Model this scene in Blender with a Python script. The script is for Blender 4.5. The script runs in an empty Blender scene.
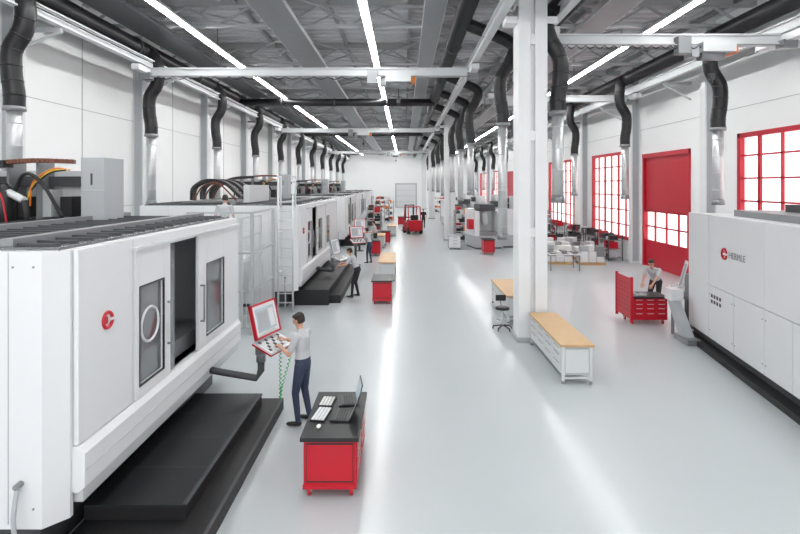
import bpy, bmesh, math, random
from mathutils import Vector, Matrix
random.seed(7)
S = bpy.context.scene
S.view_settings.view_transform = 'Standard'
S.view_settings.exposure = 0.0

# ------------------------------------------------------------ materials
MATS = {}
def mat(name, col, rough=0.5, metal=0.0, emit=None, noise=0.0, nscale=8.0, bump=0.0, alpha=None, coat=0.0):
    m = bpy.data.materials.new(name); m.use_nodes = True
    nt = m.node_tree; b = nt.nodes['Principled BSDF']
    b.inputs['Base Color'].default_value = (*col, 1)
    b.inputs['Roughness'].default_value = rough
    b.inputs['Metallic'].default_value = metal
    if coat: b.inputs['Coat Weight'].default_value = coat; b.inputs['Coat Roughness'].default_value = 0.15
    if emit:
        b.inputs['Emission Color'].default_value = (*emit[0], 1)
        b.inputs['Emission Strength'].default_value = emit[1]
    if noise or bump:
        tc = nt.nodes.new('ShaderNodeTexCoord'); n = nt.nodes.new('ShaderNodeTexNoise')
        n.inputs['Scale'].default_value = nscale; n.inputs['Detail'].default_value = 4
        nt.links.new(tc.outputs['Object'], n.inputs['Vector'])
        if noise:
            mx = nt.nodes.new('ShaderNodeMix'); mx.data_type = 'RGBA'
            mx.inputs['A'].default_value = (*[c*(1-noise) for c in col], 1)
            mx.inputs['B'].default_value = (*[min(1, c*(1+noise)) for c in col], 1)
            nt.links.new(n.outputs['Fac'], mx.inputs['Factor'])
            nt.links.new(mx.outputs['Result'], b.inputs['Base Color'])
        if bump:
            bp = nt.nodes.new('ShaderNodeBump'); bp.inputs['Strength'].default_value = bump
            bp.inputs['Distance'].default_value = 0.01
            nt.links.new(n.outputs['Fac'], bp.inputs['Height'])
            nt.links.new(bp.outputs['Normal'], b.inputs['Normal'])
    MATS[name] = m
    return m
mat('floor_epoxy', (0.485,0.52,0.535), 0.34, noise=0.04, nscale=0.5, coat=0.3)
mat('wall_white', (0.89,0.90,0.90), 0.6, noise=0.015, nscale=0.6)
mat('seam', (0.5,0.52,0.53), 0.6)
mat('deck', (0.62,0.63,0.64), 0.5, 0.1, noise=0.1, nscale=1)
mat('steel_dark', (0.07,0.075,0.08), 0.5, 0.3, noise=0.1, nscale=3)
mat('steel_mid', (0.27,0.28,0.29), 0.4, 0.4, noise=0.1, nscale=3)
mat('roof_steel', (0.40,0.41,0.42), 0.5, 0.1, noise=0.1, nscale=3)
mat('steel_light', (0.62,0.64,0.65), 0.4, 0.1, noise=0.03, nscale=3)
mat('duct_black', (0.008,0.008,0.010), 0.4, noise=0.2, nscale=6)
mat('duct_silver', (0.62,0.63,0.64), 0.35, 0.6, noise=0.08, nscale=10)
mat('paint_white', (0.72,0.73,0.745), 0.32, noise=0.015, nscale=2)
mat('paint_grey', (0.42,0.44,0.46), 0.4, noise=0.03, nscale=2)
mat('column_white', (0.76,0.77,0.78), 0.5, noise=0.02, nscale=2)
mat('red', (0.50,0.004,0.018), 0.35, noise=0.05, nscale=3)
mat('red_frame', (0.50,0.010,0.028), 0.4, noise=0.04, nscale=3)
mat('black_rubber', (0.008,0.008,0.009), 0.5, noise=0.2, nscale=20, bump=0.15)
mat('black_plastic', (0.012,0.012,0.014), 0.35, noise=0.1)
mat('dark_top', (0.012,0.013,0.015), 0.42, noise=0.15, nscale=12)
mat('roof_metal', (0.20,0.21,0.22), 0.25, 0.7, noise=0.25, nscale=2)
mat('interior', (0.09,0.092,0.095), 0.3, 0.4, noise=0.2)
mat('glass_dark', (0.22,0.235,0.25), 0.05, 0.5, noise=0.1, nscale=1)
mat('wood', (0.56,0.36,0.18), 0.45, noise=0.12, nscale=6)
mat('cable_brown', (0.16,0.05,0.025), 0.5, noise=0.3, nscale=12)
mat('green', (0.02,0.45,0.10), 0.4, noise=0.05)
mat('orange', (0.75,0.20,0.02), 0.4, noise=0.05)
mat('yellow', (0.75,0.50,0.03), 0.4, noise=0.05)
mat('screen', (0.30,0.36,0.40), 0.2, emit=((0.6,0.7,0.75),0.25), noise=0.1)
mat('keys', (0.70,0.71,0.72), 0.4, noise=0.05, nscale=30)
mat('lamp', (1,1,1), 0.5, emit=((1,1,0.99),43.0), noise=0.001)
mat('skin', (0.56,0.31,0.22), 0.5, noise=0.05)
mat('hair_dark', (0.02,0.012,0.008), 0.6, noise=0.3, nscale=60)
mat('shirt_grey', (0.48,0.49,0.51), 0.85, noise=0.06, nscale=14, bump=0.2)
mat('jeans', (0.035,0.05,0.09), 0.85, noise=0.2, nscale=20, bump=0.2)
mat('trousers', (0.02,0.02,0.024), 0.85, noise=0.2, nscale=20)
mat('shoe', (0.01,0.01,0.01), 0.5, noise=0.1)
mat('eye', (0.02,0.02,0.02), 0.2, noise=0.1)
mat('lip', (0.40,0.14,0.12), 0.5, noise=0.1)
mat('paper', (0.75,0.75,0.73), 0.7, noise=0.02)
def glass_pane():
    m = bpy.data.materials.new('window_glass'); m.use_nodes = True
    nt = m.node_tree; nt.nodes.clear()
    o = nt.nodes.new('ShaderNodeOutputMaterial'); t = nt.nodes.new('ShaderNodeBsdfTransparent')
    t.inputs[0].default_value = (0.97,0.93,0.93,1)
    g = nt.nodes.new('ShaderNodeBsdfGlossy'); g.inputs['Roughness'].default_value = 0.05
    mx = nt.nodes.new('ShaderNodeMixShader'); mx.inputs[0].default_value = 0.06
    nt.links.new(t.outputs[0], mx.inputs[1]); nt.links.new(g.outputs[0], mx.inputs[2])
    nt.links.new(mx.outputs[0], o.inputs[0]); MATS['window_glass'] = m
glass_pane()

# ------------------------------------------------------------ builder
class MB:
    def __init__(s, name):
        s.name = name; s.bm = bmesh.new(); s.mats = []
    def mi(s, m):
        if m not in s.mats: s.mats.append(m)
        return s.mats.index(m)
    def box(s, x0,x1,y0,y1,z0,z1,m, M=None):
        if x0>x1: x0,x1=x1,x0
        if y0>y1: y0,y1=y1,y0
        if z0>z1: z0,z1=z1,z0
        c = [(x0,y0,z0),(x1,y0,z0),(x1,y1,z0),(x0,y1,z0),(x0,y0,z1),(x1,y0,z1),(x1,y1,z1),(x0,y1,z1)]
        if M: c = [M @ Vector(p) for p in c]
        v = [s.bm.verts.new(p) for p in c]; k = s.mi(m)
        for f in ((0,3,2,1),(4,5,6,7),(0,1,5,4),(1,2,6,5),(2,3,7,6),(3,0,4,7)):
            s.bm.faces.new([v[i] for i in f]).material_index = k
    def prism(s, poly, z0, z1, m):
        k = s.mi(m); n = len(poly)
        a = [s.bm.verts.new((p[0],p[1],z0)) for p in poly]; b = [s.bm.verts.new((p[0],p[1],z1)) for p in poly]
        s.bm.faces.new(a[::-1]).material_index = k; s.bm.faces.new(b).material_index = k
        for i in range(n):
            s.bm.faces.new((a[i],a[(i+1)%n],b[(i+1)%n],b[i])).material_index = k
    def ext(s, poly, axis, a0, a1, m):
        k = s.mi(m); n = len(poly)
        def P(p,t): return (t,p[0],p[1]) if axis=='x' else (p[0],t,p[1])
        a = [s.bm.verts.new(P(p,a0)) for p in poly]; b = [s.bm.verts.new(P(p,a1)) for p in poly]
        s.bm.faces.new(a[::-1]).material_index = k; s.bm.faces.new(b).material_index = k
        for i in range(n):
            s.bm.faces.new((a[i],a[(i+1)%n],b[(i+1)%n],b[i])).material_index = k
    def cyl(s, p0, p1, r, m, seg=12, r1=None):
        s.tube([p0,p1], r, m, seg, [r, r if r1 is None else r1])
    def bar(s, p0, p1, w, m):
        s.tube([p0,p1], w*0.707, m, 4, smooth=False)
    def tube(s, pts, r, m, seg=10, radii=None, smooth=True):
        pts = [Vector(p) for p in pts]; n = len(pts); k = s.mi(m); rings = []
        up = None
        for i,p in enumerate(pts):
            d = (pts[min(i+1,n-1)] - pts[max(i-1,0)]).normalized()
            if up is None:
                up = Vector((0,0,1)) if abs(d.z)<0.9 else Vector((0,1,0))
            a = d.cross(up).normalized(); b = a.cross(d).normalized(); up = b
            rr = radii[i] if radii else r
            rings.append([s.bm.verts.new(p + a*rr*math.cos(t)+b*rr*math.sin(t)) for t in [2*math.pi*(j+0.5)/seg for j in range(seg)]])
        for i in range(n-1):
            for j in range(seg):
                f = s.bm.faces.new((rings[i][j],rings[i][(j+1)%seg],rings[i+1][(j+1)%seg],rings[i+1][j]))
                f.material_index = k; f.smooth = smooth
        s.bm.faces.new(rings[0][::-1]).material_index = k; s.bm.faces.new(rings[-1]).material_index = k
    def sph(s, c, r, m, seg=12):
        if not hasattr(r,'__len__'): r=(r,r,r)
        M = Matrix.Translation(c) @ Matrix.Diagonal((*r,1))
        res = bmesh.ops.create_uvsphere(s.bm, u_segments=seg, v_segments=max(6,seg//2+2), radius=1, matrix=M)
        k = s.mi(m); fs=set()
        for v in res['verts']:
            for f in v.link_faces: fs.add(f)
        for f in fs: f.material_index=k; f.smooth=True
    def ring(s, c, R, r, m, axis='x', seg=24):
        k=s.mi(m); rings=[]
        for i in range(seg):
            t=2*math.pi*i/seg
            row=[]
            for j in range(6):
                a=2*math.pi*j/6; rad=R+r*math.cos(a); h=r*math.sin(a)
                if axis=='x': p=(c[0]+h,c[1]+rad*math.cos(t),c[2]+rad*math.sin(t))
                else: p=(c[0]+rad*math.cos(t),c[1]+rad*math.sin(t),c[2]+h)
                row.append(s.bm.verts.new(p))
            rings.append(row)
        for i in range(seg):
            for j in range(6):
                f=s.bm.faces.new((rings[i][j],rings[i][(j+1)%6],rings[(i+1)%seg][(j+1)%6],rings[(i+1)%seg][j]))
                f.material_index=k; f.smooth=True
    def finish(s, loc=(0,0,0), rotz=0.0, bevel=0.0):
        bmesh.ops.recalc_face_normals(s.bm, faces=s.bm.faces[:])
        me = bpy.data.meshes.new(s.name); s.bm.to_mesh(me); s.bm.free()
        for m in s.mats: me.materials.append(MATS[m])
        o = bpy.data.objects.new(s.name, me); S.collection.objects.link(o)
        o.location = loc; o.rotation_euler = (0,0,rotz)
        if bevel:
            b = o.modifiers.new('bevel','BEVEL'); b.width=bevel; b.segments=2; b.limit_method='ANGLE'; b.angle_limit=math.radians(50)
        return o

XL, XR, YN, YF, ZC = -10.7, 11.76, -12.0, 86.0, 10.1

# ------------------------------------------------------------ shell
b=MB('floor'); b.box(XL-0.3,XR+0.3,YN,YF+0.3,-0.2,0,'floor_epoxy'); b.finish()
b=MB('wall_left'); b.box(XL-0.3,XL,YN,YF,0,ZC,'wall_white'); b.finish()
b=MB('wall_far'); b.box(XL-0.3,XR+0.3,YF,YF+0.3,0,ZC,'wall_white'); b.finish()
OPEN=[(12.6,17.6,1.0,5.7,'w'),(20.5,24.5,0.0,5.4,'d'),(25.7,31.2,1.0,5.7,'w'),(34.5,40.5,1.0,5.7,'w'),(43.5,49.5,1.0,5.7,'w'),(53,57.5,0,5.4,'d'),(60,67,1.0,5.7,'w'),(70,77,1.0,5.7,'w')]
b=MB('wall_right'); y=YN
for (a,c,z0,z1,k) in OPEN:
    b.box(XR,XR+0.3,y,a,0,ZC,'wall_white')
    if z0>0: b.box(XR,XR+0.3,a,c,0,z0,'wall_white')
    b.box(XR,XR+0.3,a,c,z1,ZC,'wall_white'); y=c
b.box(XR,XR+0.3,y,YF,0,ZC,'wall_white'); b.finish()
wi=1; di=1
for (a,c,z0,z1,k) in OPEN:
    if k=='w':
        b=MB('window_%d'%wi); wi+=1
        x0,x1=XR+0.02,XR+0.12
        b.box(x0-0.06,x1,a,a+0.16,z0,z1,'red_frame'); b.box(x0-0.06,x1,c-0.16,c,z0,z1,'red_frame')
        b.box(x0-0.06,x1,a,c,z0,z0+0.16,'red_frame'); b.box(x0-0.06,x1,a,c,z1-0.16,z1,'red_frame')
        n=round((c-a)/0.95)
        for i in range(1,n):
            yy=a+(c-a)*i/n; w=0.03 if i%2 else 0.06
            b.box(x0,x1-0.02,yy-w,yy+w,z0,z1,'red_frame')
        for i in range(1,6):
            zz=z0+(z1-z0)*i/6; b.box(x0,x1-0.02,a,c,zz-0.028,zz+0.028,'red_frame')
        b.box(x1-0.06,x1-0.05,a,c,z0,z1,'window_glass'); b.finish()
    else:
        b=MB('door_%d'%di); di+=1
        x0=XR+0.02; x1=XR+0.12
        b.box(x0-0.1,x1,a,a+0.14,0,z1,'red_frame'); b.box(x0-0.1,x1,c-0.14,c,0,z1,'red_frame'); b.box(x0-0.12,x1,a,c,z1-0.2,z1,'red_frame')
        zz=2.65
        while zz<z1-0.25:
            b.box(x0,x1-0.02,a+0.14,c-0.14,zz,zz+0.40,'red_frame'); b.box(x0+0.03,x1-0.03,a+0.14,c-0.14,zz+0.40,zz+0.45,'red'); zz+=0.45
        b.box(x0,x1-0.02,a+0.14,c-0.14,0.0,1.2,'red_frame')
        for z2 in (1.2,1.9,2.62): b.box(x0,x1-0.02,a+0.14,c-0.14,z2,z2+0.06,'red_frame')
        for i in range(1,4):
            yy=a+(c-a)*i/4; b.box(x0,x1-0.02,yy-0.03,yy+0.03,1.2,2.65,'red_frame')
        b.box(x1-0.06,x1-0.05,a+0.14,c-0.14,1.2,2.65,'window_glass'); b.finish()
b=MB('trim_1')
for i in range(0,14):
    yy=3.6+i*6.5; b.box(XL-0.001,XL+0.02,yy,yy+0.025,0,ZC-0.2,'seam')
for z in (3.1,6.4): b.box(XL-0.001,XL+0.015,YN,YF,z,z+0.02,'seam')
b.finish()
b=MB('trim_2')
for z in (6.6,8.3): b.box(XR-0.02,XR+0.001,YN,YF,z,z+0.02,'seam')
b.finish()
b=MB('baseboard_left'); b.box(XL,XL+0.03,YN,YF,0,0.15,'paint_grey'); b.finish()
b=MB('door_3'); b.box(-1.5,2.2,YF-0.08,YF-0.005,0,4.2,'paint_grey'); b.box(-1.3,2.0,YF-0.1,YF-0.07,0.1,4.0,'paint_white')
for z in (1,2,3): b.box(-1.3,2.0,YF-0.11,YF-0.09,z,z+0.06,'seam')
b.finish()
b=MB('ceiling'); k=b.mi('deck'); prof=[]; y=YN
while y<YF+0.3:
    prof += [(y,ZC),(y+0.22,ZC),(y+0.27,ZC+0.12),(y+0.43,ZC+0.12)]; y+=0.48
va=[b.bm.verts.new((XL-0.3,p[0],p[1])) for p in prof]; vb=[b.bm.verts.new((XR+0.3,p[0],p[1])) for p in prof]
for i in range(len(prof)-1): b.bm.faces.new((va[i],va[i+1],vb[i+1],vb[i])).material_index=k
b.box(XL-0.3,XR+0.3,YN,YF+0.3,ZC+0.14,ZC+0.25,'deck'); b.finish()

# ------------------------------------------------------------ roof structure
for i in range(17):
    Y=1.0+i*5.25
    b=MB('roof_truss')
    b.box(XL+0.01,XR-0.01,Y-0.12,Y+0.12,9.88,ZC,'roof_steel'); b.box(XL+0.01,XR-0.01,Y-0.1,Y+0.1,9.17,9.27,'roof_steel')
    x=XL+0.1; s=0
    while x<XR-1.2:
        z0,z1=(9.25,9.9) if s==0 else (9.9,9.25)
        b.bar((x,Y,z0),(x+1.1,Y,z1),0.07,'roof_steel'); x+=1.1; s=1-s
    b.finish()
b=MB('roof_purlins')
for X in (-10.3,-8.2,-5.6,-4.0,-2.5,0.2,1.4,4.6,6.4,9.6,11.0):
    b.box(X-0.05,X+0.05,YN,YF-0.01,9.92,ZC+0.01,'steel_mid')
b.finish()
b=MB('roof_bracing')
for i in range(16):
    Y=1.0+i*5.25
    for X0 in (-6.8,-0.9,5.0):
        b.bar((X0,Y,9.7),(X0+4.5,Y+5.25,9.7),0.05,'roof_steel'); b.bar((X0+4.5,Y,9.66),(X0,Y+5.25,9.66),0.05,'roof_steel')
b.finish()
b=MB('cable_tray')
for X,w,m in ((-3.9,0.5,'steel_mid'),(0.9,0.3,'steel_mid'),(6.2,0.45,'steel_mid'),(-8.5,0.55,'steel_dark')):
    b.box(X-w,X+w,YN,YF-0.01,9.04,9.07,m); b.box(X-w-0.02,X-w,YN,YF-0.01,9.04,9.17,'steel_light'); b.box(X+w,X+w+0.02,YN,YF-0.01,9.04,9.17,'steel_light' if m=='steel_mid' else m)
    for i in range(17):
        Y=1.0+i*5.25; b.box(X-w,X+w,Y-0.03,Y+0.03,9.07,9.2,'steel_dark')
b.finish()
for X,r in ((-9.6,0.30),(1.75,0.26),(4.5,0.26),(10.4,0.28)):
    b=MB('ventilation_duct')
    b.cyl((X,-8,8.85),(X,82,8.85),r,'duct_black',14)
    for i in range(17):
        Y=1.0+i*5.25
        b.box(X-0.03,X+0.03,Y-0.02,Y+0.02,8.85+r*0.9,9.2,'steel_mid')
        b.cyl((X,Y+1,8.85),(X,Y+1.08,8.85),r+0.03,'steel_dark',14)
    b.finish()
for Y in (28.6,46.2):
    b=MB('ventilation_duct'); b.cyl((-9.6,Y,8.62),(1.75,Y,8.62),0.22,'duct_black',14)
    for X in (-7,-4,-1): b.cyl((X,Y,8.62),(X+0.08,Y,8.62),0.25,'steel_dark',14)
    b.finish()
for X in (-7.0,-1.16,8.16):
    b=MB('linear_ceiling_lamp')
    y=-10.0
    while y<83:
        b.box(X-0.13,X+0.13,y,y+5.1,9.0,9.08,'steel_light')
        b.box(X-0.10,X+0.10,y+0.02,y+5.08,8.97,9.0,'lamp')
        b.box(X-0.02,X+0.02,y+2.5,y+2.54,9.08,9.95,'steel_mid')
        y+=5.25
    b.finish()

# ------------------------------------------------------------ columns
def column(x0,x1,y0,y1):
    b=MB('structural_column')
    w=x1-x0
    b.box(x0,x0+w*0.42,y0,y1,0,ZC,'column_white'); b.box(x1-w*0.42,x1,y0,y1,0,ZC,'column_white')
    b.box(x0+w*0.42,x1-w*0.42,y0+0.1,y1-0.1,0,ZC,'column_white')
    b.box(x0-0.04,x1+0.04,y0-0.04,y1+0.04,0,0.12,'paint_grey')
    for z in (2.6,5.0,7.4): b.box(x0+w*0.38,x1-w*0.38,y0+0.02,y1-0.02,z,z+0.25,'column_white')
    b.box(x0-0.3,x0,y0+0.1,y1-0.1,7.95,8.12,'column_white'); b.box(x1,x1+0.3,y0+0.1,y1-0.1,7.95,8.12,'column_white')
    b.finish(bevel=0.012)
for Y in (-10.4,12.4,35.0,57.5,80.0): column(2.84,3.56,Y,Y+0.6)
for X in (XL+0.005,XR-0.405):
    for Y in ((11.0,18.9,25.0,32.0,41.6,50.7,58.5,68.5,79) if X>0 else [0.3+6.5*k for k in range(13)]):
        b=MB('wall_column'); b.box(X,X+0.4,Y-0.06,Y+0.3,0,ZC,'column_white'); b.box(X+0.05,X+0.35,Y-0.07,Y-0.055,0.1,ZC-0.3,'paint_grey'); b.finish(bevel=0.01)

for X in (-9.2,2.45,3.95,10.6):
    b=MB('crane_rail')
    b.box(X-0.10,X+0.10,YN+2,YF-1,8.13,8.17,'steel_light'); b.box(X-0.02,X+0.02,YN+2,YF-1,8.17,8.4,'steel_light'); b.box(X-0.09,X+0.09,YN+2,YF-1,8.4,8.44,'steel_light')
    b.cyl((X+0.12,YN+2,8.3),(X+0.12,YF-1,8.3),0.02,'duct_black',6)
    if X in(-9.2,10.6):
        for i in range(13):
            Y=6.95+i*6.5 if X<0 else 7.5+6.5*i; xe=XL if X<0 else XR
            b.box(X,xe,Y-0.05,Y+0.05,8.0,8.13,'steel_light')
            b.bar((X,Y,8.05),(xe,Y,7.4),0.06,'steel_light')
    b.finish()
def crane(x0,x1,Y,tx):
    b=MB('overhead_crane')
    b.box(x0-0.2,x1+0.2,Y-0.10,Y+0.10,7.84,8.06,'steel_light'); b.box(x0-0.2,x1+0.2,Y-0.16,Y+0.16,7.81,7.85,'steel_light')
    b.box(x0-0.2,x1+0.2,Y-0.16,Y+0.16,8.05,8.09,'steel_light')
    for x in (x0,x1):
        b.box(x-0.13,x+0.13,Y-0.9,Y+0.9,7.87,8.06,'paint_white'); b.box(x-0.2,x+0.2,Y-0.3,Y+0.0,7.66,7.9,'steel_mid')
        for dy in (-0.7,0.7): b.cyl((x-0.1,Y+dy,8.05),(x+0.1,Y+dy,8.05),0.08,'steel_dark')
    n=18; pts=[]
    for i in range(n*4+1):
        t=i/(n*4); pts.append((x0+(tx-x0)*t,Y-0.28,7.74-0.10*abs(math.sin(t*n*math.pi))))
    b.tube(pts,0.014,'duct_black',5)
    b.box(x0,x1,Y-0.3,Y-0.26,7.74,7.77,'steel_mid')
    b.box(tx-0.45,tx+0.45,Y-0.4,Y+0.35,7.55,7.82,'steel_light'); b.cyl((tx-0.4,Y-0.1,7.5),(tx+0.25,Y-0.1,7.5),0.15,'steel_mid',14)
    b.box(tx+0.35,tx+0.6,Y-0.25,Y+0.2,7.55,7.78,'orange'); b.box(tx-0.65,tx-0.45,Y-0.2,Y+0.2,7.45,7.75,'paint_grey')
    b.box(tx-1.1,tx-0.75,Y-0.35,Y-0.1,7.5,7.98,'steel_mid')
    b.cyl((tx,Y,7.45),(tx,Y,7.0),0.015,'duct_black',6); b.box(tx-0.07,tx+0.07,Y-0.06,Y+0.06,6.85,7.02,'steel_dark')
    b.ring((tx,Y,6.79),0.055,0.016,'steel_dark','x',14)
    b.finish()
crane(-9.2,2.45,18.0,-0.2); crane(3.95,10.6,14.0,8.6); crane(3.95,10.6,23.5,5.2); crane(-9.2,2.45,37.0,-3.0); crane(-9.2,2.45,62.0,-1)

# ------------------------------------------------------------ exhaust ducts
def bez(pts,n=7):
    out=[]; P=[Vector(p) for p in pts]
    P=[P[0]*2-P[1]]+P+[P[-1]*2-P[-2]]
    for i in range(1,len(P)-2):
        for j in range(n):
            t=j/n; a,b_,c,d=P[i-1],P[i],P[i+1],P[i+2]
            out.append(0.5*((2*b_)+(c-a)*t+(2*a-5*b_+4*c-d)*t*t+(3*b_-a-3*c+d)*t**3))
    out.append(P[-2]); return out
def exhaust(x,y,hx,zbot,r=0.2,side=1):
    b=MB('exhaust_duct')
    pts=bez([(hx,y,8.85),(hx+side*0.25,y,8.75),(x+side*0.26,y,8.2),(x+side*0.22,y,7.65),(x-side*0.05,y,7.15),(x-side*0.07,y,6.6),(x,y,6.1),(x,y,5.75)])
    b.tube(pts,r,'duct_black',16)
    for i in range(8,len(pts)-2,5):
        d=(pts[i+1]-pts[i]).normalized(); b.cyl(pts[i]-d*0.02,pts[i]+d*0.02,r+0.008,'duct_black',16)
    b.cyl((x,y,5.78),(x,y,5.68),r+0.02,'steel_mid',14)
    b.cyl((x,y,5.7),(x,y,zbot),r*0.74,'duct_silver',14)
    z=5.4
    while z>zbot+0.2:
        b.cyl((x,y,z),(x,y,z-0.03),r*0.74+0.01,'steel_light',14); z-=0.55
    b.cyl((x,y,zbot+0.02),(x,y,zbot-0.15),r*0.8,'steel_mid',14,r1=r*0.9)
    b.finish()
for i in range(11):
    exhaust(-9.35,12.0+6.5*i,-9.6,3.3 if i else 4.3,0.22,1)
for i in range(9):
    exhaust(10.3,16.4+6.9*i,10.4,3.4,0.22,-1)
exhaust(3.92,12.75,4.5,3.6,0.2,-1)
exhaust(3.0,15.2,1.75,2.4,0.19,1)
for y,z in ((22.5,3.6),(26.5,3.2),(31.0,3.6),(38.5,3.2),(44,3.4),(51,3.4),(61,3.4)): exhaust(3.0,y,1.75,z,0.2,1)

# ------------------------------------------------------------ machines
def text_part(parent,txt,size,loc,rot,mname,name='lettering'):
    cu=bpy.data.curves.new(name,'FONT'); cu.body=txt; cu.size=size; cu.extrude=0.002; cu.align_y='CENTER'
    cu.materials.append(MATS[mname])
    o=bpy.data.objects.new(name,cu); S.collection.objects.link(o); o.parent=parent; o.location=loc; o.rotation_euler=rot
def panel(b,v0,v1,z0,z1,u,m,win=None,t=0.05):
    g=0.008
    v0+=g; v1-=g; z0+=g; z1-=g
    if not win: b.box(u-t,u,v0,v1,z0,z1,m); return
    a,c,e,f=win
    b.box(u-t,u,v0,a,z0,z1,m); b.box(u-t,u,c,v1,z0,z1,m); b.box(u-t,u,a,c,z0,e,m); b.box(u-t,u,a,c,f,z1,m)
    b.box(u-t,u-t+0.015,a,c,e,f,'glass_dark')
    w=0.025
    b.box(u-0.02,u+0.008,a-w,a,e-w,f+w,'black_plastic'); b.box(u-0.02,u+0.008,c,c+w,e-w,f+w,'black_plastic')
    b.box(u-0.02,u+0.008,a,c,e-w,e,'black_plastic'); b.box(u-0.02,u+0.008,a,c,f,f+w,'black_plastic')
def chain(b,pts,w,h,m):
    P=bez(pts,8)
    for i in range(len(P)-1):
        d=P[i+1]-P[i]; L=d.length; rot=d.to_track_quat('X','Z').to_matrix().to_4x4()
        M=Matrix.Translation((P[i]+P[i+1])/2)@rot
        b.box(-L*0.42,L*0.42,-w/2,w/2,-h/2,h/2,m,M)
        b.box(-L*0.5,L*0.5,-w/2+0.02,w/2-0.02,-h/3,h/3,'black_plastic',M)
def machine(L,W,H,loc,rotz=0,topgear=True,logo=True):
    b=MB('milling_machine')
    b.prism([(-W,-0.2),(-0.22,-0.2),(-0.06,-0.03),(-0.06,0.02),(-0.9,0.02),(-W,0.02)],0.55,H,'paint_white')
    b.box(-W,-0.9,0.02,L,0.12,H-0.02,'paint_white')
    b.box(-W+0.1,-0.45,0.1,L-0.1,0.0,0.8,'steel_dark')
    b.box(-0.9,-0.055,L-0.9,L,0.8,H,'paint_white')
    b.box(-0.9,-0.055,0.02,1.9,0.8,H,'paint_white')
    b.box(-0.9,-0.055,1.9,L-0.9,3.06,H,'paint_white'); b.box(-0.9,-0.055,1.9,L-0.9,0.8,1.25,'paint_white')
    b.box(-0.9,-0.85,1.9,L-0.9,1.25,3.06,'interior'); b.box(-0.9,-0.1,1.9,1.93,1.25,3.06,'interior'); b.box(-0.9,-0.1,L-0.93,L-0.9,1.25,3.06,'paint_grey')
    b.box(-0.85,-0.2,2.0,L-1.1,1.25,1.5,'steel_mid'); b.cyl((-0.55,2.6,1.5),(-0.55,2.6,1.75),0.25,'steel_light',18); b.cyl((-0.55,2.6,3.0),(-0.55,2.6,2.3),0.13,'steel_light',14,r1=0.07)
    for k in range(5): b.box(-0.86,-0.83,2.05+k*0.32,2.07+k*0.32,1.5,3.0,'steel_mid')
    b.box(-0.04,-0.03,1.98,2.2,1.27,3.05,'glass_dark')
    panel(b,0,1.03,1.25,H,0.0,'paint_white')
    panel(b,1.03,1.95,1.25,H-0.12,0.03,'paint_white',(1.14,1.74,1.42,2.62))
    b.ring((-0.005,1.44,2.1),0.22,0.02,'steel_light','x',24)
    panel(b,2.9,L-0.02,1.25,H-0.12,0.03,'paint_white',(3.24,min(4.0,L-0.4),1.42,2.58))
    if L>6:
        b.box(0.025,0.034,4.9,4.915,1.27,H-0.13,'black_plastic'); b.box(0.025,0.034,5.2,6.0,1.45,2.6,'black_plastic'); b.box(0.03,0.038,5.24,5.96,1.49,2.56,'glass_dark')
    panel(b,1.03,L-0.02,H-0.12,H,0.0,'paint_white')
    b.box(-0.04,0.06,1.0,L-0.05,H-0.15,H-0.11,'steel_light')
    b.ext([(-0.3,0.8),(0.0,0.78),(0.07,0.84),(0.07,1.18),(0.02,1.25),(-0.3,1.25)],'y',0.0,L,'paint_white')
    b.box(-0.02,0.075,0.02,L-0.02,1.0,1.012,'seam')
    b.box(-0.3,0.02,0.05,L-0.05,0.66,0.79,'steel_light')
    for v in (1.86,2.98):
        b.cyl((0.09,v,1.7),(0.09,v,2.3),0.015,'steel_mid',8); b.box(0.02,0.1,v-0.012,v+0.012,1.7,1.73,'steel_mid'); b.box(0.02,0.1,v-0.012,v+0.012,2.27,2.3,'steel_mid')
    b.box(-W*0.6,-W*0.6+0.01,-0.208,-0.199,0.6,H,'seam'); b.box(-0.55,-0.54,-0.208,-0.199,0.6,H,'seam')
    b.box(-W*0.82,-W*0.82+0.01,-0.208,-0.199,0.6,H,'seam')
    for z in (0.75,H-0.15):
        b.cyl((-0.5,-0.212,z),(-0.5,-0.2,z),0.012,'steel_mid',8); b.cyl((-0.3,-0.212,z),(-0.3,-0.2,z),0.012,'steel_mid',8)
    # coolant hose at the near corner
    b.tube(bez([(-0.42,-0.25,1.0),(-0.42,-0.3,0.7),(-0.4,-0.28,0.35),(-0.42,-0.26,0.05)]),0.022,'paint_grey',8); b.cyl((-0.42,-0.2,1.0),(-0.42,-0.28,1.0),0.03,'steel_mid',8)
    b.box(-W+0.1,-0.12,-0.1,L-0.1,H-0.01,H+0.03,'roof_metal')
    v=0.0
    while v<L-0.2:
        b.box(-W+0.15,-0.2,v,v+0.04,H+0.03,H+0.06,'steel_dark'); v+=0.28
    b.box(-0.75,-0.62,-0.05,L-0.1,H+0.03,H+0.11,'steel_mid'); b.box(-2.2,-2.05,-0.05,L-0.1,H+0.03,H+0.12,'steel_mid')
    if logo:
        b.ring((0.005,0.5,2.4),0.085,0.022,'red','x',28)
        b.box(-0.002,0.012,0.44,0.50,2.36,2.44,'red'); b.box(0,0.03,0.50,0.62,2.385,2.415,'paint_white')
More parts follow.
